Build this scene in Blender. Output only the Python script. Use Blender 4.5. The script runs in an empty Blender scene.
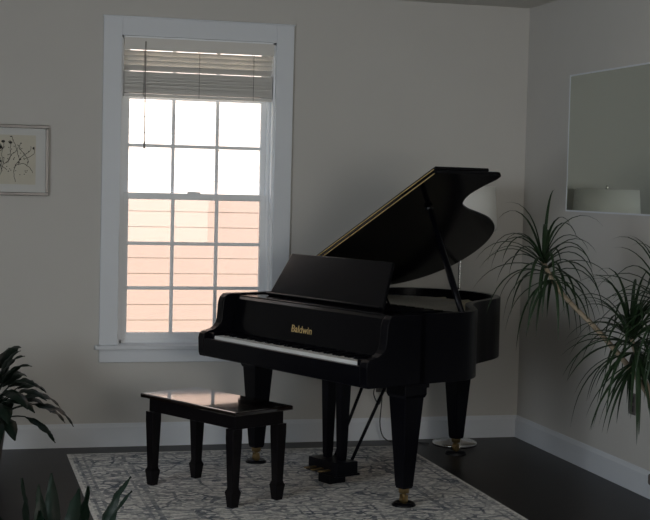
import bpy, bmesh, math, random
from mathutils import Vector, Matrix
random.seed(7)
sc=bpy.context.scene
try:
    sc.view_settings.view_transform='Standard'
    sc.view_settings.look='None'
except Exception as e: print(e)

# ---------------------------------------------------------------- materials
def newmat(name):
    m=bpy.data.materials.new(name); m.use_nodes=True
    nt=m.node_tree; b=nt.nodes['Principled BSDF']
    return m,nt,b
def mat(name,col,rough=0.5,metal=0.0,coat=0.0,noise=0.0,scale=8.0,bump=0.0,bscale=60.0,spec=0.5,emis=0.0,trans=0.0):
    m,nt,b=newmat(name)
    b.inputs['Base Color'].default_value=(*col,1)
    b.inputs['Roughness'].default_value=rough
    b.inputs['Metallic'].default_value=metal
    b.inputs['Coat Weight'].default_value=coat
    b.inputs['Coat Roughness'].default_value=0.05
    b.inputs['Specular IOR Level'].default_value=spec
    tc=nt.nodes.new('ShaderNodeTexCoord')
    if noise>0:
        n=nt.nodes.new('ShaderNodeTexNoise'); n.inputs['Scale'].default_value=scale; n.inputs['Detail'].default_value=4
        nt.links.new(tc.outputs['Object'],n.inputs['Vector'])
        r=nt.nodes.new('ShaderNodeMix'); r.data_type='RGBA'
        r.inputs['A'].default_value=(*[c*(1-noise) for c in col],1)
        r.inputs['B'].default_value=(*[min(1,c*(1+noise)) for c in col],1)
        nt.links.new(n.outputs['Fac'],r.inputs['Factor'])
        nt.links.new(r.outputs['Result'],b.inputs['Base Color'])
    if bump>0:
        n2=nt.nodes.new('ShaderNodeTexNoise'); n2.inputs['Scale'].default_value=bscale; n2.inputs['Detail'].default_value=3
        nt.links.new(tc.outputs['Object'],n2.inputs['Vector'])
        bp=nt.nodes.new('ShaderNodeBump'); bp.inputs['Strength'].default_value=bump; bp.inputs['Distance'].default_value=0.01
        nt.links.new(n2.outputs['Fac'],bp.inputs['Height']); nt.links.new(bp.outputs['Normal'],b.inputs['Normal'])
    return m

M_wall=mat('wall_paint',(0.575,0.56,0.53),0.85,noise=0.03,scale=3,bump=0.08,bscale=150,spec=0.2)
M_ceil=mat('ceiling_paint',(0.62,0.60,0.56),0.9,noise=0.02,bump=0.05)
M_trim=mat('trim_paint',(0.70,0.73,0.77),0.45,noise=0.02)
M_vinyl=mat('vinyl_white',(0.86,0.88,0.90),0.4,noise=0.01)
M_ebony=mat('ebony_lacquer',(0.0025,0.0025,0.0045),0.28,coat=0.0,noise=0.2,scale=20,spec=0.14)
M_ebony_g=mat('ebony_gloss',(0.0025,0.0025,0.004),0.18,coat=0.0,noise=0.2,scale=20,spec=0.14)
M_bench=mat('bench_ebony',(0.005,0.004,0.005),0.30,noise=0.2,scale=20,spec=0.18)
M_bseat=mat('bench_lid_polish',(0.010,0.006,0.005),0.12,coat=1.0,noise=0.2,scale=20,spec=0.6)
M_brass=mat('brass',(0.85,0.64,0.28),0.35,metal=0.6,noise=0.1)
M_brassd=mat('brass_aged',(0.40,0.29,0.14),0.4,metal=1,noise=0.3)
M_gold=mat('gilded_plate',(0.70,0.64,0.50),0.4,metal=0.4,noise=0.15,scale=12)
M_gilt=mat('gilt_decal',(0.85,0.62,0.28),0.4,metal=0.5,noise=0.05)
M_string=mat('steel_string',(0.7,0.68,0.65),0.3,metal=1,noise=0.05)
M_spruce=mat('spruce',(0.45,0.30,0.15),0.5,noise=0.2,scale=30)
M_white=mat('key_ivory',(0.88,0.88,0.86),0.25,noise=0.02)
M_felt=mat('felt_red',(0.25,0.02,0.02),0.9,noise=0.2)
M_chrome=mat('chrome',(0.75,0.74,0.72),0.2,metal=1,noise=0.05)
M_blind=mat('blind_slat',(0.70,0.68,0.64),0.5,noise=0.03)
M_cord=mat('cord',(0.25,0.235,0.22),0.8,noise=0.1)
M_frame=mat('silver_frame',(0.20,0.19,0.18),0.35,metal=0.5,noise=0.1)
M_leaf=mat('dracaena_leaf',(0.018,0.038,0.016),0.45,noise=0.4,scale=15,spec=0.3)
M_leaf2=mat('lily_leaf',(0.005,0.013,0.008),0.42,noise=0.4,scale=10,spec=0.22)
M_bark=mat('bark',(0.30,0.24,0.17),0.8,noise=0.3,scale=40,bump=0.4)
M_pot=mat('terracotta_dark',(0.12,0.10,0.09),0.6,noise=0.15)
M_soil=mat('soil',(0.03,0.02,0.015),0.95,noise=0.4,scale=40,bump=0.8)
M_plastic=mat('outlet_dark',(0.10,0.09,0.085),0.4,noise=0.05)
M_black=mat('black_plastic',(0.01,0.01,0.01),0.4,noise=0.1)
M_grass=mat('lawn',(0.20,0.25,0.10),0.9,noise=0.3,scale=3,bump=0.5)
M_dry=mat('dry_leaf',(0.18,0.09,0.04),0.7,noise=0.3)

M_mirror=mat('mirror_silver',(0.66,0.71,0.66),0.01,metal=1)
M_shade,nt,b=newmat('shade_linen')
b.inputs['Base Color'].default_value=(0.62,0.60,0.55,1); b.inputs['Roughness'].default_value=0.9
tc=nt.nodes.new('ShaderNodeTexCoord'); wv=nt.nodes.new('ShaderNodeTexWave'); wv.inputs['Scale'].default_value=90; wv.inputs['Distortion'].default_value=2
nt.links.new(tc.outputs['Object'],wv.inputs['Vector'])
mx=nt.nodes.new('ShaderNodeMix'); mx.data_type='RGBA'; mx.inputs['A'].default_value=(0.88,0.87,0.84,1); mx.inputs['B'].default_value=(0.95,0.94,0.90,1)
nt.links.new(wv.outputs['Fac'],mx.inputs['Factor']); nt.links.new(mx.outputs['Result'],b.inputs['Base Color'])
tr=nt.nodes.new('ShaderNodeBsdfTranslucent'); tr.inputs['Color'].default_value=(0.9,0.88,0.82,1)
ms=nt.nodes.new('ShaderNodeMixShader'); ms.inputs['Fac'].default_value=0.12
out=nt.nodes['Material Output']
nt.links.new(b.outputs[0],ms.inputs[1]); nt.links.new(tr.outputs[0],ms.inputs[2]); nt.links.new(ms.outputs[0],out.inputs['Surface'])

def thin(name,col,glossfac):
    m,nt,b=newmat(name)
    t=nt.nodes.new('ShaderNodeBsdfTransparent'); t.inputs['Color'].default_value=(*col,1)
    g=nt.nodes.new('ShaderNodeBsdfGlossy'); g.inputs['Roughness'].default_value=0.02
    s=nt.nodes.new('ShaderNodeMixShader'); s.inputs['Fac'].default_value=glossfac
    nt.links.new(t.outputs[0],s.inputs[1]); nt.links.new(g.outputs[0],s.inputs[2]); nt.links.new(s.outputs[0],nt.nodes['Material Output'].inputs['Surface'])
    nt.nodes.remove(b); return m
M_glass=thin('window_glass',(0.97,0.98,0.98),0.03)
M_screen=thin('insect_screen',(0.415,0.365,0.345),0.0)

# floor
M_floor,nt,b=newmat('dark_hardwood')
tc=nt.nodes.new('ShaderNodeTexCoord'); mp=nt.nodes.new('ShaderNodeMapping')
nt.links.new(tc.outputs['Object'],mp.inputs['Vector'])
br=nt.nodes.new('ShaderNodeTexBrick'); br.inputs['Scale'].default_value=1.0
br.inputs['Brick Width'].default_value=1.1; br.inputs['Row Height'].default_value=0.12; br.inputs['Mortar Size'].default_value=0.003
br.inputs['Color1'].default_value=(0.017,0.014,0.016,1); br.inputs['Color2'].default_value=(0.010,0.009,0.011,1); br.inputs['Mortar'].default_value=(0.003,0.003,0.003,1)
nt.links.new(mp.outputs[0],br.inputs['Vector'])
nz=nt.nodes.new('ShaderNodeTexNoise'); nz.inputs['Scale'].default_value=6; nz.inputs['Detail'].default_value=6
mp2=nt.nodes.new('ShaderNodeMapping'); mp2.inputs['Scale'].default_value=(1,12,1); nt.links.new(tc.outputs['Object'],mp2.inputs['Vector']); nt.links.new(mp2.outputs[0],nz.inputs['Vector'])
mx=nt.nodes.new('ShaderNodeMix'); mx.data_type='RGBA'; mx.blend_type='MULTIPLY'; mx.inputs['Factor'].default_value=0.6
nt.links.new(br.outputs['Color'],mx.inputs['A']); nt.links.new(nz.outputs['Fac'],mx.inputs['B']); nt.links.new(mx.outputs['Result'],b.inputs['Base Color'])
b.inputs['Roughness'].default_value=0.36; b.inputs['Specular IOR Level'].default_value=0.2

# rug (object coords, centre origin, half sizes)
RX0,RX1,RY0,RY1=-2.88,-0.84,-3.35,-0.24
M_rug,nt,b=newmat('rug_wool')
N=nt.nodes; L=nt.links
tc=N.new('ShaderNodeTexCoord')
sep=N.new('ShaderNodeSeparateXYZ'); L.new(tc.outputs['Object'],sep.inputs[0])
def mth(op,a,bv=None,c=None):
    n=N.new('ShaderNodeMath'); n.operation=op
    for i,x in enumerate((a,bv,c)):
        if x is None: continue
        if isinstance(x,(int,float)): n.inputs[i].default_value=x
        else: L.new(x,n.inputs[i])
    return n.outputs[0]
ax=mth('ABSOLUTE',sep.outputs[0]); ay=mth('ABSOLUTE',sep.outputs[1])
dx=mth('SUBTRACT',(RX1-RX0)/2,ax); dy=mth('SUBTRACT',(RY1-RY0)/2,ay)
dist=mth('MINIMUM',dx,dy)
cmb=N.new('ShaderNodeCombineXYZ'); L.new(ax,cmb.inputs[0]); L.new(ay,cmb.inputs[1])
vor=N.new('ShaderNodeTexVoronoi'); vor.feature='DISTANCE_TO_EDGE'; vor.inputs['Scale'].default_value=9; L.new(cmb.outputs[0],vor.inputs['Vector'])
vor2=N.new('ShaderNodeTexVoronoi'); vor2.feature='F1'; vor2.inputs['Scale'].default_value=21; L.new(cmb.outputs[0],vor2.inputs['Vector'])
wv=N.new('ShaderNodeTexWave'); wv.wave_type='RINGS'; wv.inputs['Scale'].default_value=5; wv.inputs['Distortion'].default_value=9; wv.inputs['Detail'].default_value=2.5; wv.inputs['Detail Scale'].default_value=2.3
L.new(cmb.outputs[0],wv.inputs['Vector'])
l1=mth('LESS_THAN',vor.outputs['Distance'],0.055)
l2=mth('LESS_THAN',vor2.outputs['Distance'],0.30)
l3=mth('GREATER_THAN',wv.outputs['Fac'],0.72)
pat=mth('MAXIMUM',mth('MULTIPLY',l1,0.9),mth('MULTIPLY',l3,0.85))
pat=mth('ABSOLUTE',mth('SUBTRACT',pat,mth('MULTIPLY',l2,0.42)))
def band(a,bb): return mth('MULTIPLY',mth('GREATER_THAN',dist,a),mth('LESS_THAN',dist,bb))
bd=mth('MAXIMUM',band(0.035,0.05),mth('MAXIMUM',band(0.075,0.09),mth('MAXIMUM',band(0.27,0.285),band(0.31,0.335))))
pat=mth('MAXIMUM',pat,mth('MULTIPLY',bd,0.85))
pat=mth('MULTIPLY',pat,mth('GREATER_THAN',dist,0.02))
wear=N.new('ShaderNodeTexNoise'); wear.inputs['Scale'].default_value=5; wear.inputs['Detail'].default_value=8; wear.inputs['Roughness'].default_value=0.7; L.new(tc.outputs['Object'],wear.inputs['Vector'])
wr=N.new('ShaderNodeMapRange'); wr.inputs['From Min'].default_value=0.38; wr.inputs['From Max'].default_value=0.60; L.new(wear.outputs['Fac'],wr.inputs['Value'])
pat=mth('MULTIPLY',pat,mth('ADD',mth('MULTIPLY',wr.outputs[0],0.68),0.32))
mx=N.new('ShaderNodeMix'); mx.data_type='RGBA'; mx.inputs['A'].default_value=(0.80,0.78,0.745,1); mx.inputs['B'].default_value=(0.09,0.11,0.15,1)
L.new(pat,mx.inputs['Factor'])
fine=N.new('ShaderNodeTexNoise'); fine.inputs['Scale'].default_value=60; fine.inputs['Detail'].default_value=4; L.new(tc.outputs['Object'],fine.inputs['Vector'])
mx2=N.new('ShaderNodeMix'); mx2.data_type='RGBA'; mx2.blend_type='MULTIPLY'; mx2.inputs['Factor'].default_value=0.7
fr=N.new('ShaderNodeMapRange'); fr.inputs['From Min'].default_value=0.3; fr.inputs['From Max'].default_value=0.6; fr.inputs['To Min'].default_value=0.5; fr.inputs['To Max'].default_value=1.1; L.new(fine.outputs['Fac'],fr.inputs['Value'])
L.new(mx.outputs['Result'],mx2.inputs['A']); L.new(fr.outputs[0],mx2.inputs['B'])
L.new(mx2.outputs['Result'],b.inputs['Base Color']); b.inputs['Roughness'].default_value=0.95; b.inputs['Specular IOR Level'].default_value=0.1

M_siding=mat('vinyl_siding',(0.92,0.77,0.69),0.8,noise=0.01,scale=2,spec=0.1)
M_paper=mat('drawing_paper',(0.56,0.53,0.44),0.8,noise=0.06,scale=20)
M_ink=mat('ink',(0.03,0.028,0.025),0.8,noise=0.2)
M_mat=mat('mat_board',(0.60,0.60,0.58),0.8,noise=0.02)

# ---------------------------------------------------------------- mesh builder
class MB:
    def __init__(s): s.v=[];s.f=[];s.m=[];s.sm=[]
    def add(s,vs,fs,mi=0,sm=False,M=None):
        o=len(s.v)
        for p in vs:
            p=Vector(p)
            if M is not None: p=M@p
            s.v.append(p)
        for f in fs: s.f.append([i+o for i in f]); s.m.append(mi); s.sm.append(sm)
    def box(s,x0,x1,y0,y1,z0,z1,mi=0,M=None):
        vs=[(x,y,z) for z in (z0,z1) for y in (y0,y1) for x in (x0,x1)]
        s.add(vs,[(0,2,3,1),(4,5,7,6),(0,1,5,4),(2,6,7,3),(0,4,6,2),(1,3,7,5)],mi,False,M)
    def prism(s,poly,z0,z1,mi=0,M=None,axis='z'):
        n=len(poly)
        if axis=='z': vs=[(a,b,z0) for a,b in poly]+[(a,b,z1) for a,b in poly]
        elif axis=='x': vs=[(z0,a,b) for a,b in poly]+[(z1,a,b) for a,b in poly]
        else: vs=[(a,z0,b) for a,b in poly]+[(a,z1,b) for a,b in poly]
        fs=[tuple(range(n))[::-1],tuple(range(n,2*n))]+[(i,(i+1)%n,n+(i+1)%n,n+i) for i in range(n)]
        s.add(vs,fs,mi,False,M)
    def strip(s,outer,inner,z0,z1,mi=0,closed=False):
        n=len(outer)
        vs=[(a,b,z0) for a,b in outer]+[(a,b,z1) for a,b in outer]+[(a,b,z0) for a,b in inner]+[(a,b,z1) for a,b in inner]
        fs=[]
        for i in range(n if closed else n-1):
            j=(i+1)%n
            fs+= [(i,j,n+j,n+i),(2*n+i,3*n+i,3*n+j,2*n+j),(n+i,n+j,3*n+j,3*n+i),(i,2*n+i,2*n+j,j)]
        if not closed: fs+=[(0,n,3*n,2*n),(n-1,3*n-1,4*n-1,2*n-1)]
        s.add(vs,fs,mi)
    def loft(s,cx,cy,prof,n=4,rot=None,mi=0,sm=None,M=None):
        if rot is None: rot=math.pi/4 if n==4 else 0
        k=math.sqrt(2) if n==4 else 1
        if sm is None: sm=n>8
        vs=[];fs=[]
        for z,r in prof:
            for i in range(n):
                a=rot+2*math.pi*i/n; vs.append((cx+k*r*math.cos(a),cy+k*r*math.sin(a),z))
        for j in range(len(prof)-1):
            for i in range(n):
                fs.append((j*n+i,j*n+(i+1)%n,(j+1)*n+(i+1)%n,(j+1)*n+i))
        s.add(vs,fs,mi,sm,M)
        m=len(prof)-1
        s.add(vs[:n],[tuple(range(n))[::-1]],mi,False,M); s.add(vs[m*n:],[tuple(range(n))],mi,False,M)
    def tube(s,pts,r,n=8,mi=0,M=None):
        pts=[Vector(p) for p in pts]; vs=[];fs=[]
        rr=r if isinstance(r,(list,tuple)) else [r]*len(pts)
        up=Vector((0.3,0.2,1)).normalized()
        for i,p in enumerate(pts):
            d=(pts[min(i+1,len(pts)-1)]-pts[max(i-1,0)]).normalized()
            a=d.cross(up)
            if a.length<1e-3: a=d.cross(Vector((1,0,0)))
            a.normalize(); c=d.cross(a)
            for k in range(n):
                t=2*math.pi*k/n; vs.append(p+a*rr[i]*math.cos(t)+c*rr[i]*math.sin(t))
        for j in range(len(pts)-1):
            for k in range(n): fs.append((j*n+k,j*n+(k+1)%n,(j+1)*n+(k+1)%n,(j+1)*n+k))
        fs.append(tuple(range(n))[::-1]); fs.append(tuple(range((len(pts)-1)*n,len(pts)*n)))
        s.add(vs,fs,mi,True,M)
    def build(s,name,mats,parent=None,bevel=0,loc=(0,0,0),rotz=0,recalc=True):
        me=bpy.data.meshes.new(name); me.from_pydata([tuple(p) for p in s.v],[],s.f)
        for m in (mats if isinstance(mats,(list,tuple)) else [mats]): me.materials.append(m)
        for i,p in enumerate(me.polygons): p.material_index=s.m[i]; p.use_smooth=s.sm[i]
        if recalc:
            bm=bmesh.new(); bm.from_mesh(me); bmesh.ops.recalc_face_normals(bm,faces=bm.faces); bm.to_mesh(me); bm.free()
        ob=bpy.data.objects.new(name,me); sc.collection.objects.link(ob)
        ob.location=loc; ob.rotation_euler=(0,0,rotz)
        if parent: ob.parent=parent
        if bevel:
            bv=ob.modifiers.new('bevel','BEVEL'); bv.width=bevel; bv.segments=2; bv.limit_method='ANGLE'; bv.angle_limit=math.radians(40)
        return ob
def empty(name,loc=(0,0,0),rotz=0):
    e=bpy.data.objects.new(name,None); sc.collection.objects.link(e); e.location=loc; e.rotation_euler=(0,0,rotz); e.empty_display_size=0.1; return e

# ---------------------------------------------------------------- room shell
XL,YB,CH=-6.2,-9.6,2.74
T=0.14
WX0,WX1,WZ0,WZ1=-2.575,-1.645,0.61,2.44   # rear window opening
m=MB()
m.box(XL-T,WX0,0,T,0,CH); m.box(WX1,T,0,T,0,CH); m.box(WX0,WX1,0,T,0,WZ0); m.box(WX0,WX1,0,T,WZ1,CH)
m.build('wall_back',M_wall)
m=MB(); m.box(0,T,YB,0,0,CH); m.build('wall_right',M_wall)
LY0,LY1=-6.6,-4.4
m=MB(); m.box(XL-T,XL,YB,LY0,0,CH); m.box(XL-T,XL,LY1,0,0,CH); m.box(XL-T,XL,LY0,LY1,0,0.6); m.box(XL-T,XL,LY0,LY1,2.3,CH)
m.build('wall_left',M_wall)
m=MB(); m.box(XL-T,T,YB-T,YB,0,CH); m.build('wall_front',M_wall)
m=MB(); m.box(XL-T,T,YB-T,T,-0.1,0); m.build('floor',M_floor)
m=MB(); m.box(XL-T,T,YB-T,T,CH,CH+0.1); m.build('ceiling',M_ceil)
def baseprof(): return [(0,0),(0.016,0),(0.016,0.115),(0.010,0.128),(0.006,0.14),(0,0.14)]
m=MB(); m.prism([(-a,b) for a,b in baseprof()],XL,0,axis='x'); m.build('baseboard_back',M_trim)
m=MB(); m.prism([(-a,b) for a,b in baseprof()],YB,-0.016,axis='y'); m.build('baseboard_right',M_trim)
m=MB(); m.prism([(XL+a,b) for a,b in baseprof()],YB,-0.016,axis='y'); m.build('baseboard_left',M_trim)

# ---------------------------------------------------------------- window_1
W=empty('window_1',((WX0+WX1)/2,0,WZ0))
ox,oz=(WX0+WX1)/2,WZ0
hw=(WX1-WX0)/2; H=WZ1-WZ0; cw=0.108
m=MB()
m.box(-hw-cw,-hw,-0.02,0,0,H+cw); m.box(hw,hw+cw,-0.02,0,0,H+cw); m.box(-hw,hw,-0.02,0,H,H+cw)
m.box(-hw-cw-0.004,hw+cw+0.004,-0.026,0,H+cw-0.004,H+cw+0.006)
m.build('casing',M_trim,W,0.003)
m=MB(); m.box(-hw-cw-0.025,hw+cw+0.025,-0.05,0.0,-0.026,0); m.box(-hw,hw,0,0.10,-0.012,0.004)
m.box(-hw-cw,hw+cw,-0.018,0,-0.105,-0.026); m.build('stool_and_apron',M_trim,W,0.004)
m=MB(); m.box(-hw,-hw+0.012,0,T,0,H); m.box(hw-0.012,hw,0,T,0,H); m.box(-hw,hw,0,T,H-0.012,H)
m.box(-hw,-hw+0.030,0.06,T,0,H); m.box(hw-0.030,hw,0.06,T,0,H); m.box(-hw,hw,0.06,T,H-0.030,H); m.box(-hw,hw,0.06,T,0,0.025)
m.build('jamb',M_vinyl,W)
iw=hw-0.030
def sash(name,z0,z1,y0,y1,br):
    m=MB(); st=0.032
    m.box(-iw,-iw+st,y0,y1,z0,z1); m.box(iw-st,iw,y0,y1,z0,z1)
    m.box(-iw+st,iw-st,y0,y1,z0,z0+br); m.box(-iw+st,iw-st,y0,y1,z1-0.036,z1)
    gx0,gx1,gz0,gz1=-iw+st,iw-st,z0+br,z1-0.036
    for k in (1,2):
        x=gx0+(gx1-gx0)*k/3; m.box(x-0.010,x+0.010,y0+0.006,y1-0.006,gz0,gz1)
        z=gz0+(gz1-gz0)*k/3; m.box(gx0,gx1,y0+0.007,y1-0.007,z-0.010,z+0.010)
    m.build(name,M_vinyl,W,0.002)
    g=MB(); yc=(y0+y1)/2; g.add([(gx0,yc,gz0),(gx1,yc,gz0),(gx1,yc,gz1),(gx0,yc,gz1)],[(0,1,2,3)]); g.build(name+'_glass',M_glass,W)
mid=H*0.485
sash('lower_sash',0.025,mid+0.02,0.066,0.096,0.040)
sash('upper_sash',mid-0.02,H-0.030,0.098,0.128,0.036)
m=MB(); m.add([(-iw,0.134,0.03),(iw,0.134,0.03),(iw,0.134,mid),(-iw,0.134,mid)],[(0,1,2,3)]); m.build('insect_screen',M_screen,W)
m=MB(); m.box(-0.05,-0.0,0.05,0.075,mid+0.018,mid+0.032); m.box(-0.03,0.03,0.055,0.085,mid+0.02,mid+0.03); m.build('sash_lock',M_vinyl,W)

# blind
Bl=empty('window_blind',(ox,0,WZ1))
m=MB(); bw=hw-0.014
m.box(-bw,bw,0.012,0.058,-0.055,-0.014)
m.box(-bw,bw,-0.012,-0.002,-0.080,-0.010)
z=-0.098
def slat(z,tilt):
    Mx=Matrix.Translation((0,0.030,z))@Matrix.Rotation(math.radians(tilt),4,'X')
    m.box(-bw+0.004,bw-0.004,-0.0245,0.0245,-0.0016,0.0016,0,Mx)
for i in range(4): slat(z,-34+random.uniform(-2,2)); z-=0.029
z+=0.006
for i in range(30): slat(z,random.uniform(-3,3)); z-=0.0042
m.box(-bw+0.004,bw-0.004,0.006,0.054,z-0.020,z-0.002)
zb=z-0.020
m.build('slats',M_blind,Bl)
m=MB()
for x in (-bw+0.12,0,bw-0.12):
    m.tube([(x,0.004,-0.05),(x,0.004,zb)],0.0015,6); m.tube([(x,0.056,-0.05),(x,0.056,zb)],0.0015,6)
m.tube([(-bw+0.125,-0.016,-0.03),(-bw+0.125,-0.02,-0.3),(-bw+0.125,-0.02,-0.62)],0.0030,6)
m.loft(-bw+0.125,-0.02,[(-0.66,0.007),(-0.63,0.006),(-0.615,0.003)],10)
m.build('cords',M_cord,Bl)

# unseen left wall window (frame), added to hold the fill lamp
W2=empty('added_window',(XL,(LY0+LY1)/2,0.6))
hh=(LY1-LY0)/2
m=MB()
m.box(0,0.02,-hh-0.1,-hh,-0.1,1.8); m.box(0,0.02,hh,hh+0.1,-0.1,1.8); m.box(0,0.02,-hh,hh,1.7,1.8); m.box(0,0.05,-hh-0.12,hh+0.12,-0.03,0)
m.box(-0.1,-0.06,-0.03,0.03,0,1.7); m.box(-0.1,-0.06,-hh,hh,0.83,0.87)
m.build('frame',M_trim,W2)

# ---------------------------------------------------------------- outside
m=MB(); m.box(-14,8,0.3,12,-0.6,-0.5); m.build('lawn',M_grass)
NB=empty('neighbor_house',(-1.5,4.2,-0.5))
m=MB()
lap=0.14; nlap=41
for i in range(nlap):
    z0=i*lap
    vs=[(-7,0.0,z0+0.0),(7,0.0,z0),(7,0.007,z0+lap),(-7,0.007,z0+lap),(7,0.007,z0),( -7,0.007,z0)]
    m.add(vs,[(0,1,2,3),(0,5,4,1)],0)
m.box(-7,7,0.03,0.3,0,nlap*lap)
m.build('lap_siding',M_siding,NB,recalc=False)
m=MB(); m.box(-7.1,7.1,-0.15,0.4,nlap*lap,nlap*lap+0.2); m.build('eave',M_trim,NB)

# ---------------------------------------------------------------- rug
RZ=0.007
cx,cy=(RX0+RX1)/2,(RY0+RY1)/2
m=MB(); m.box(RX0-cx,RX1-cx,RY0-cy,RY1-cy,0,RZ)
m.build('area_rug',M_rug,None,0.002,(cx,cy,0.0))

# ---------------------------------------------------------------- piano
PR=math.radians(-67)
P=empty('grand_piano',(-1.590,-1.205,RZ),PR)
def catmull(pts,n=6):
    out=[]
    for i in range(len(pts)-1):
        p0=Vector(pts[max(i-1,0)]);p1=Vector(pts[i]);p2=Vector(pts[i+1]);p3=Vector(pts[min(i+2,len(pts)-1)])
        for k in range(n):
            t=k/n
            q=0.5*((2*p1)+(-p0+p2)*t+(2*p0-5*p1+4*p2-p3)*t*t+(-p0+3*p1-3*p2+p3)*t**3)
            out.append((q.x,q.y))
    out.append(tuple(pts[-1])); return out
HWP=0.735
rimpts=[(HWP,-0.02),(HWP,0.15),(HWP,0.27),(.718,.35),(.655,.44),(.56,.52),(.46,.60),(.365,.69),(.285,.81),(.225,.945),(.165,1.07),(.07,1.19),(-.09,1.285),(-.28,1.32),(-.46,1.295),(-.60,1.215),(-.69,1.10),(-.73,.97),(-HWP,.82),(-HWP,.5),(-HWP,-0.02)]
outer=catmull(rimpts,5)
def offset(poly,d):
    r=[]
    n=len(poly)
    for i in range(n):
        a=Vector(poly[max(i-1,0)]); c=Vector(poly[min(i+1,n-1)]); t=(c-a).normalized()
        nrm=Vector((-t.y,t.x))
        p=Vector(poly[i])+nrm*d; r.append((p.x,p.y))
    return r
inner=offset(outer,0.042)
ZT,ZBt=0.965,0.62
m=MB(); m.strip(outer,inner,ZBt,ZT); m.build('rim',M_ebony,P,0.004)
arm=[(0.02,ZBt),(-0.345,ZBt),(-0.352,0.64),(-0.356,0.72),(-0.350,0.745),(-0.335,0.757),(-0.31,0.762),(-0.285,0.768),(-0.26,0.782),(-0.245,0.80),(-0.237,0.825),(-0.233,0.87),(-0.228,0.92),(-0.218,0.945),(-0.20,0.960),(-0.18,ZT),(0.02,ZT)]
m=MB(); m.prism(arm,HWP-0.055,HWP,axis='x'); m.prism(arm,-HWP,-HWP+0.055,axis='x'); m.build('arms',M_ebony,P,0.004)
a=HWP-0.055
m=MB(); m.box(-a,a,-0.34,0.05,ZBt,0.685); m.box(-a,a,-0.35,-0.325,0.625,0.722)
m.box(-a,-0.625,-0.325,-0.15,0.685,0.752); m.box(0.625,a,-0.325,-0.15,0.685,0.752)
m.build('keybed',M_ebony,P,0.003)
m=MB(); wk=1.25/52
for i in range(52):
    x=-0.625+i*wk; m.box(x+0.0006,x+wk-0.0006,-0.318,-0.16,0.70,0.738,0)
pattern=[1,0,1,1,0,1,1]
for i in range(51):
    if pattern[i%7]:
        x=-0.625+(i+1)*wk; m.box(x-0.006,x+0.006,-0.265,-0.16,0.735,0.750,1)
m.build('keys',[M_white,M_ebony],P,0.0)
m=MB(); m.box(-0.625,0.625,-0.166,-0.158,0.735,0.744); m.build('key_felt',M_felt,P)
m=MB()
m.prism([(-0.160,0.738),(-0.172,0.746),(-0.165,0.80),(-0.150,0.90),(-0.145,0.935),(-0.130,0.950),(-0.10,0.950),(-0.10,0.738)],-a,a,axis='x')
m.box(-a,a,-0.13,0.02,0.942,0.956)
m.build('fallboard',M_ebony_g,P,0.003)
cu=bpy.data.curves.new('t','FONT'); cu.body='Baldwin'; cu.size=0.053; cu.extrude=0.0006; cu.align_x='CENTER'; cu.align_y='CENTER'; cu.offset=0.0006
to=bpy.data.objects.new('t',cu); sc.collection.objects.link(to); bpy.context.view_layer.update()
dg=bpy.context.evaluated_depsgraph_get(); me=bpy.data.meshes.new_from_object(to.evaluated_get(dg)); bpy.data.objects.remove(to)
ob=bpy.data.objects.new('maker_decal',me); sc.collection.objects.link(ob); me.materials.clear(); me.materials.append(M_gilt)
ob.parent=P; ob.location=(-0.035,-0.1645,0.820); ob.rotation_euler=(math.radians(90-8.5),0,0); ob.scale=(1.08,1,1)
Md=Matrix.Translation((0,0,0.956))@Matrix.Rotation(math.radians(-30),4,'X')
m=MB()
m.prism([(-0.57,0.0),(0.42,0.0),(0.335,0.275),(-0.54,0.275)],0.0,0.016,axis='y',M=Md)
m.box(-0.57,0.42,-0.025,0.0,0.0,0.012,M=Md)
m.build('music_desk',M_ebony_g,P,0.004)
m=MB(); m.tube([(-0.3,0.13,1.14),(-0.3,0.24,0.95)],0.006); m.tube([(0.2,0.13,1.14),(0.2,0.24,0.95)],0.006); m.box(-0.58,0.5,0.02,0.30,0.938,0.95); m.build('desk_tray',M_ebony,P)
ins=offset(outer,0.040)
m=MB(); m.prism([(x,y) for x,y in ins],0.70,0.72,axis='z'); m.build('soundboard',M_spruce,P)
pl=offset(outer,0.046)
pl=[(x,max(y,0.02)) for x,y in pl]
m=MB(); m.prism(pl,0.895,0.91,axis='z')
m.box(-0.66,0.66,0.16,0.27,0.91,0.925)
for s0,s1 in ((-0.45,-0.35),(-0.12,-0.15),(0.2,0.0),(0.45,0.38)):
    m.tube([(s0,0.2,0.918),(s1,1.15 if s1<0.1 else 0.60,0.918)],0.012,6)
m.build('iron_plate',M_gold,P)
m=MB()
for i in range(60):
    s0=-0.64+1.28*i/59
    L_=1.12
    if s0>-0.1: L_=1.12-(s0+0.1)*0.85
    if s0<-0.35: L_=0.98+ (s0+0.66)*0.5
    m.tube([(s0,0.20,0.932),(s0-0.10*(s0+0.64),L_-0.04 if s0<0.5 else 0.39,0.928)],0.0012,4)
m.build('strings',M_string,P)
m=MB()
for i in range(16):
    s0=-0.6+1.1*i/15; m.box(s0,s0+0.045,0.33,0.37,0.93,0.948)
m.build('dampers',M_ebony,P)
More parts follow.
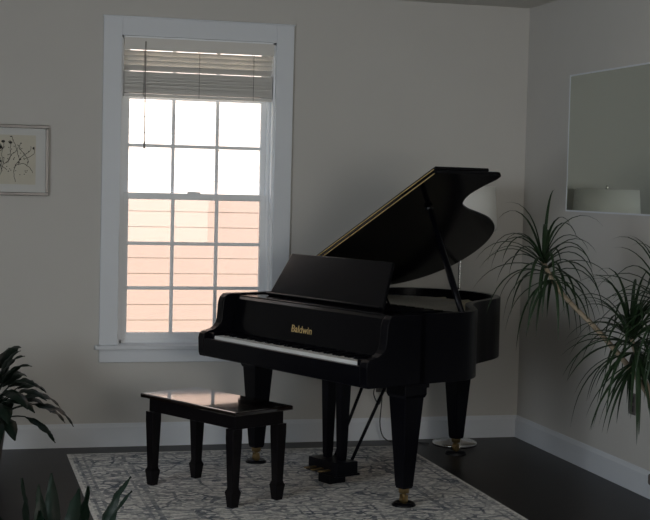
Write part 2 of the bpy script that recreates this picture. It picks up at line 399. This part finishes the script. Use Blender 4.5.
# lid
th=math.radians(27.5)
lidpts=[(HWP+0.012,0.20),(HWP+0.012,0.40),(HWP+0.012,0.585),(.740,.660),(.69,.675),(.60,.645),(.50,.635),(.40,.68),(.325,.785),(.265,.93),(.195,1.075),(.085,1.205),(-.085,1.30),(-.28,1.336),(-.47,1.31),(-.612,1.225),(-.70,1.105),(-.742,.97),(-HWP-0.01,.82),(-HWP-0.01,.5),(-HWP-0.01,.20)]
lo=catmull(lidpts,5)
HX=-HWP-0.004; HZ=0.972
ML=Matrix.Translation((HX,0,HZ))@Matrix.Rotation(-th,4,'Y')
m=MB(); m.prism([(x-HX,y) for x,y in lo],0.0,0.018,axis='z',M=ML)
m.build('lid',M_ebony_g,P,0.003)
m=MB(); m.prism([(x-HX,y) for x,y in [(HWP+0.01,0.205),(HWP+0.01,0.58),(-HWP,0.58),(-HWP,0.205)]],0.022,0.038,axis='z',M=ML)
m.build('folded_front_lid',M_ebony_g,P,0.003)
m=MB(); m.box(0.02,2*HWP,0.195,0.199,0.0005,0.0045,M=ML); m.box(0.02,2*HWP,0.200,0.204,0.024,0.028,M=ML)
m.build('lid_hinge',M_brass,P)
def lidp(a,t,off=-0.004): return ML@Vector((a,t,off))
p0=Vector((0.705,0.28,0.960)); p1=lidp(1.105,0.46)
m=MB(); m.tube([p0,p0.lerp(p1,0.3),p1],[0.015,0.018,0.012],8)
m.loft(p1.x,p1.y,[(p1.z-0.014,0.022),(p1.z-0.002,0.022)],16); m.loft(p0.x,p0.y,[(0.963,0.016),(0.970,0.016)],16)
m.build('prop_stick',M_ebony,P)
def leg(name,s,t):
    m=MB()
    m.loft(s,t,[(0.595,0.080),(0.622,0.080)]); 
    m.loft(s,t,[(0.545,0.066),(0.56,0.072),(0.595,0.072)])
    m.loft(s,t,[(0.088,0.029),(0.10,0.033),(0.545,0.062)])
    m.build(name,M_ebony,P,0.004)
    m=MB()
    m.loft(s,t,[(0.060,0.014),(0.064,0.026),(0.090,0.028)],n=16)
    m.loft(s,t,[(0.045,0.010),(0.062,0.012)],n=12)
    m.box(s-0.018,s-0.014,t-0.012,t+0.012,0.022,0.055); m.box(s+0.014,s+0.018,t-0.012,t+0.012,0.022,0.055)
    Mw=Matrix.Translation((s,t,0.028))@Matrix.Rotation(math.radians(90),4,'Y')
    m.loft(0,0,[(-0.012,0.019),(0.012,0.019)],n=20,M=Mw)
    m.build(name+'_caster',M_brassd,P)
    m=MB(); m.loft(s,t,[(0,0.060),(0.008,0.060),(0.018,0.048),(0.011,0.03)],n=24); m.build(name+'_caster_cup',M_ebony,P)
leg('leg_1',0.622,0.0); leg('leg_2',-0.640,-0.01); leg('leg_3',-0.26,1.185)
q3=Matrix.Translation((-1.590,-1.205,0))@Matrix.Rotation(PR,4,'Z')@Vector((-0.26,1.185,0))
m=MB(); m.loft(0,0,[(0,0.064),(RZ,0.064)],n=24); m.build('furniture_pad',M_black,None,0,(q3.x,q3.y,0))
m=MB()
m.box(-0.13,0.13,-0.02,0.12,0.600,0.620)
for s in (-0.060,0.060):
    m.loft(s,0.05,[(0.125,0.018),(0.15,0.021),(0.56,0.031),(0.60,0.031)])
m.box(-0.125,0.125,-0.03,0.11,0.060,0.125)
m.box(-0.135,0.135,-0.04,0.12,0.052,0.062)
m.box(-0.05,0.05,-0.02,0.09,0.0,0.055)
m.build('pedal_lyre',M_ebony,P,0.004)
m=MB(); m.tube([(-0.07,0.10,0.10),(-0.10,0.42,0.70)],0.009); m.tube([(0.07,0.10,0.10),(0.10,0.42,0.70)],0.009); m.build('lyre_braces',M_ebony,P)
m=MB()
for s in (-0.06,0,0.06):
    m.prism([(s-0.011,-0.03),(s-0.013,-0.09),(s-0.008,-0.105),(s+0.008,-0.105),(s+0.013,-0.09),(s+0.011,-0.03)],0.078,0.084)
m.build('pedals',M_brassd,P,0.002)

# ---------------------------------------------------------------- bench
B=empty('piano_bench',(-2.225,-1.333,RZ),math.radians(-61.2))
m=MB(); m.box(-0.385,0.385,-0.19,0.19,0.455,0.478); m.build('seat',M_bseat,B,0.006)
m=MB(); m.box(-0.35,0.35,-0.155,0.155,0.385,0.455); m.build('apron',M_bench,B,0.002)
for i,(s,t) in enumerate(((-0.325,-0.145),(0.325,-0.145),(-0.325,0.145),(0.325,0.145))):
    m=MB(); m.loft(s,t,[(0.0,0.020),(0.055,0.026),(0.075,0.029),(0.09,0.022),(0.10,0.021),(0.34,0.029),(0.386,0.029)])
    m.build('leg_%d'%(i+1),M_bench,B,0.002)

# ---------------------------------------------------------------- floor lamp
F=empty('floor_lamp',(-0.506,-0.226,0))
m=MB(); m.loft(0,0,[(0,0.135),(0.012,0.14),(0.022,0.135),(0.03,0.06),(0.05,0.02),(0.05,0.011)],n=40); m.loft(0,0,[(0.04,0.012),(1.40,0.012)],n=14); m.loft(0,0,[(0.05,0.026),(0.52,0.026),(0.53,0.012)],n=20)
m.loft(0,0,[(1.36,0.02),(1.44,0.02)],n=14)
m.build('stand',M_chrome,F)
m=MB(); n=48; R0,R1,z0,z1=0.222,0.202,1.335,1.605
vs=[];fs=[]
for z,r in ((z0,R0),(z1,R1),(z1,R1-0.003),(z0,R0-0.003)):
    for i in range(n): t=2*math.pi*i/n; vs.append((r*math.cos(t),r*math.sin(t),z))
for j in range(4):
    for i in range(n): fs.append((j*n+i,j*n+(i+1)%n,((j+1)%4)*n+(i+1)%n,((j+1)%4)*n+i))
m.add(vs,fs,0,True); m.build('shade',M_shade,F)
m=MB()
for k in range(3):
    t=2*math.pi*k/3; m.tube([(0,0,1.585),(0.19*math.cos(t),0.19*math.sin(t),1.585)],0.002,6)
m.tube([(0,0,1.44),(0,0,1.63)],0.003,6); m.loft(0,0,[(1.60,0.004),(1.615,0.010),(1.63,0.004)],12); m.loft(0,0,[(1.44,0.012),(1.47,0.03),(1.52,0.03),(1.55,0.012)],16)
m.build('harp_and_finial',M_chrome,F)

# ---------------------------------------------------------------- mirror, picture, outlet
m=MB(); m.box(-0.018,-0.002,-0.62,0.62,-0.40,0.40,1); m.add([(-0.0190,-0.612,-0.392),(-0.0190,0.612,-0.392),(-0.0190,0.612,0.392),(-0.0190,-0.612,0.392)],[(0,1,2,3)],0)
m.box(-0.021,-0.0175,-0.6215,-0.612,-0.4015,0.4015,1);m.box(-0.021,-0.0175,0.612,0.6215,-0.4015,0.4015,1);m.box(-0.021,-0.0175,-0.612,0.612,-0.4015,-0.392,1);m.box(-0.021,-0.0175,-0.612,0.612,0.392,0.4015,1)
m.build('wall_mirror',[M_mirror,M_trim],None,0,(0,-1.30,1.87),recalc=False)
PF=empty('framed_picture',(-3.245,0,1.69))
m=MB(); w,h=0.255,0.205
m.box(-w,w,-0.025,-0.002,-h,-h+0.02);m.box(-w,w,-0.025,-0.002,h-0.02,h);m.box(-w,-w+0.02,-0.025,-0.002,-h+0.02,h-0.02);m.box(w-0.02,w,-0.025,-0.002,-h+0.02,h-0.02)
m.build('frame',M_frame,PF,0.003)
m=MB(); m.box(-w+0.018,w-0.018,-0.014,-0.004,-h+0.018,h-0.018); m.build('mat_board',M_mat,PF)
m=MB(); m.box(-w+0.07,w-0.075,-0.016,-0.0142,-h+0.065,h-0.06); m.build('drawing',M_paper,PF)
m=MB(); rg=random.Random(3)
for k in range(24):
    x=rg.uniform(-0.15,0.13); z_=rg.uniform(-0.13,0.02); ang=rg.uniform(0.6,2.6); pts=[]; 
    for i in range(14):
        pts.append((max(-0.18,min(0.172,x)),-0.0165,max(-0.133,min(0.138,z_))))
        x+=math.cos(ang)*0.011; z_+=math.sin(ang)*0.011; ang+=rg.uniform(-0.45,0.45)
    m.tube(pts,0.0015,4)
    if k%2==0:
        ex,_,ez=pts[-1]; r_=rg.uniform(0.006,0.013)
        m.prism([(max(-.18,min(.172,ex+r_*math.cos(t/5*math.pi))),max(-.133,min(.138,ez+r_*0.7*math.sin(t/5*math.pi)))) for t in range(10)],-0.0172,-0.0162,axis='y')
for k in range(70):
    ex=rg.uniform(-0.12,0.15); ez=rg.uniform(-0.09,0.12); r_=0.0026
    m.box(ex-r_,ex+r_,-0.0170,-0.0162,ez-r_,ez+r_)
m.build('ink_lines',M_ink,PF)
def outlet(name,loc,rot):
    O=empty(name,loc,rot)
    m=MB(); m.box(-0.036,0.036,-0.006,0,-0.058,0.058); m.build('plate',M_plastic,O,0.002)
    m=MB(); m.box(-0.017,0.017,-0.009,-0.006,0.008,0.042); m.box(-0.017,0.017,-0.009,-0.006,-0.042,-0.008); m.build('sockets',M_black,O,0.002)
outlet('wall_outlet',(0,-1.57,0.46),math.radians(-90))

m=MB()
pts=[(-0.92,-0.014,0.36),(-0.93,-0.06,0.33),(-0.96,-0.09,0.24),(-0.99,-0.07,0.30),(-0.97,-0.06,0.36),(-0.94,-0.08,0.30),(-0.95,-0.09,0.10),(-0.90,-0.10,0.012),(-0.76,-0.14,0.006),(-0.65,-0.20,0.006)]
q=[]
for i in range(len(pts)-1):
    p0_=Vector(pts[max(i-1,0)]);p1_=Vector(pts[i]);p2_=Vector(pts[i+1]);p3_=Vector(pts[min(i+2,len(pts)-1)])
    for k in range(6):
        t=k/6; q.append(0.5*((2*p1_)+(-p0_+p2_)*t+(2*p0_-5*p1_+4*p2_-p3_)*t*t+(-p0_+3*p1_-3*p2_+p3_)*t**3))
m.tube(q,0.004,6); m.build('power_cord',M_black)
outlet('wall_outlet',(-0.92,0,0.36),0)

# ---------------------------------------------------------------- plants
def strap_leaf(m,base,az,el,length,width,droop,mi=0,seg=10,xmax=-0.03):
    d=Vector((math.cos(az)*math.cos(el),math.sin(az)*math.cos(el),math.sin(el)))
    p=Vector(base); side=Vector((-math.sin(az),math.cos(az),0))
    vs=[];fs=[]
    for i in range(seg+1):
        t=i/seg
        w=width*(0.6+0.4*min(1,t*4))*(1-t**2.2)+0.0006
        up=side.cross(d).normalized()
        for k,o in ((-1,0.15),(0,-0.1),(1,0.15)):
            q=p+side*w*0.5*k+up*w*o
            q.x=min(q.x,xmax); vs.append(q)
        d=(d+Vector((0,0,-droop/seg*(0.4+1.2*t)))).normalized()
        p=p+d*length/seg
    for i in range(seg):
        a=i*3; fs+=[(a,a+1,a+4,a+3),(a+1,a+2,a+5,a+4)]
    m.add(vs,fs,mi,True)
def pot(name,parent,r,h,mt=M_pot):
    m=MB(); m.loft(0,0,[(0,r*0.72),(h*0.9,r*0.97),(h*0.9,r*1.04),(h,r*1.04),(h,r*0.92),(h*0.93,r*0.9)],n=36,mi=0); m.build('pot',mt,parent)
    m=MB(); m.loft(0,0,[(h*0.935,r*0.88),(h*0.945,r*0.6)],n=30); m.build('soil',M_soil,parent)
D=empty('potted_dracaena',(-0.36,-2.76,0))
O=Vector((-0.36,-2.76,0))
pot('planter',D,0.15,0.32)
stems=MB(); fol=MB()
def L2(p): return Vector(p)-O
def stem(pts,r0,r1):
    P_=[L2(p) for p in pts]; q=[]
    for i in range(len(P_)-1):
        a=P_[max(i-1,0)];b_=P_[i];c=P_[i+1];d_=P_[min(i+2,len(P_)-1)]
        for k in range(6):
            t=k/6; q.append(0.5*((2*b_)+(-a+c)*t+(2*a-5*b_+4*c-d_)*t*t+(-a+3*b_-3*c+d_)*t**3))
    q.append(P_[-1]); rr=[r0+(r1-r0)*i/(len(q)-1) for i in range(len(q))]
    stems.tube(q,rr,8); return q
def head(q,n,length,droop=1.3,lo=-17,width=0.016):
    for i in range(n):
        f=i/n
        az=i*2.399+random.uniform(-.2,.2)
        el=math.radians(80-(80-lo)*f+random.uniform(-10,10))
        b_=q[-1-min(len(q)-2,int(f*5))]
        strap_leaf(fol,b_,az,el,length*random.uniform(.75,1.12),width,droop*random.uniform(.6,1.5),xmax=0.33)
s1=stem([(-0.38,-2.74,0.30),(-0.40,-2.62,0.54),(-0.45,-2.48,0.72),(-0.55,-2.26,0.92),(-0.67,-2.06,1.10),(-0.72,-1.96,1.24)],0.015,0.011)
head(s1,56,0.44,2.9,-15,0.018)
s2=stem([(-0.34,-2.76,0.30),(-0.38,-2.66,0.50),(-0.43,-2.48,0.74),(-0.45,-2.38,0.92)],0.014,0.010)
head(s2,100,0.46,2.2,-40,0.019)
s3=stem([(-0.32,-2.80,0.30),(-0.33,-2.76,0.7),(-0.36,-2.66,0.98),(-0.38,-2.58,1.08)],0.013,0.009)
head(s3,70,0.46,2.2,-30,0.018)
stems.build('canes',M_bark,D); fol.build('leaves',M_leaf,D,recalc=False)

def broad_leaf(m,base,az,el,pet,length,width,droop,mi=0):
    d=Vector((math.cos(az)*math.cos(el),math.sin(az)*math.cos(el),math.sin(el))); p=Vector(base); side=Vector((-math.sin(az),math.cos(az),0))
    pts=[p.copy()]
    for i in range(5): d=(d+Vector((0,0,-droop*0.07))).normalized(); p=p+d*pet/5; pts.append(p.copy())
    m.tube(pts,[0.004]*5+[0.003],6,mi)
    seg=10; vs=[];fs=[]
    for i in range(seg+1):
        t=i/seg; w=width*math.sin(math.pi*min(1,(t*0.93+0.03)**0.8))*(1-0.15*t)+0.0005; up=side.cross(d).normalized()
        for k in (-1,-0.5,0,0.5,1): 
            vs.append(p+side*w*0.5*k+up*(abs(k)*w*0.18+0.004*math.sin(i*2+k*3)))
        d=(d+Vector((0,0,-droop/seg*(0.5+t)))).normalized(); p=p+d*length/seg
    for i in range(seg):
        for k in range(4): a=i*5+k; fs.append((a,a+1,a+6,a+5))
    m.add(vs,fs,mi,True)
PL=empty('peace_lily_plant',(-3.39,-0.80,0)); pot('planter',PL,0.15,0.32)
m=MB()
for i in range(58):
    az=i*2.399; f=(i%12)/12
    broad_leaf(m,(0.05*math.cos(az),0.05*math.sin(az),0.29),az,math.radians(84-52*f+random.uniform(-6,6)),0.19+0.11*random.random(),0.23*random.uniform(.8,1.1),0.105,1.9)
m.build('leaves',M_leaf2,PL,recalc=False)
FP=empty('foliage_plant',(-3.24,-4.35,0)); pot('planter',FP,0.15,0.30)
m=MB()
for i in range(34):
    az=i*2.399; f=(i%9)/9
    broad_leaf(m,(0.05*math.cos(az),0.05*math.sin(az),0.27),az,math.radians(84-48*f+random.uniform(-5,5)),0.19+0.09*random.random(),0.20*random.uniform(.8,1.15),0.05,1.1,1 if i%9==7 else 0)
m.build('leaves',[M_leaf2,M_dry],FP,recalc=False)

# ---------------------------------------------------------------- lights
def area(name,loc,rot,sx,sy,power,col):
    l=bpy.data.lights.new(name,'AREA'); l.shape='RECTANGLE'; l.size=sx; l.size_y=sy; l.energy=power; l.color=col
    o=bpy.data.objects.new(name,l); sc.collection.objects.link(o); o.location=loc; o.rotation_euler=rot; return o
area('left_fill',(XL-0.02,(LY0+LY1)/2,1.45),(0,math.radians(-90),0),1.65,2.15,86,(0.90,0.96,1.0))  # added area lamp filling the unseen left opening, brightens the room
area('rear_fill',(-1.3,YB+0.05,1.6),(math.radians(90),0,0),2.0,1.6,72,(1.0,0.96,0.90))  # added fill lamp behind the camera; the wall there has no window
sl=bpy.data.lights.new('sun','SUN'); sl.energy=9.0; sl.angle=0.02; sl.color=(1.0,0.93,0.84)
so=bpy.data.objects.new('sun',sl); sc.collection.objects.link(so)
d=Vector((0.25,0.72,-0.65)); so.rotation_euler=d.to_track_quat('-Z','Y').to_euler(); so.location=(-3,-6,9)
w=bpy.data.worlds.new('world'); sc.world=w; w.use_nodes=True
bg=w.node_tree.nodes['Background']; bg.inputs['Color'].default_value=(0.62,0.76,1.0,1); bg.inputs['Strength'].default_value=1.4

# ---------------------------------------------------------------- camera
cd=bpy.data.cameras.new('camera'); co=bpy.data.objects.new('camera',cd); sc.collection.objects.link(co)
cd.sensor_width=36; cd.lens=1400/650*36; cd.clip_end=100
R=Matrix.Rotation(math.radians(-15.0),4,'Z')@Matrix.Rotation(math.radians(90-3.07),4,'X')@Matrix.Rotation(math.radians(1.4),4,'Z')
co.matrix_world=Matrix.Translation((-3.538,-8.33,1.59))@R
sc.camera=co
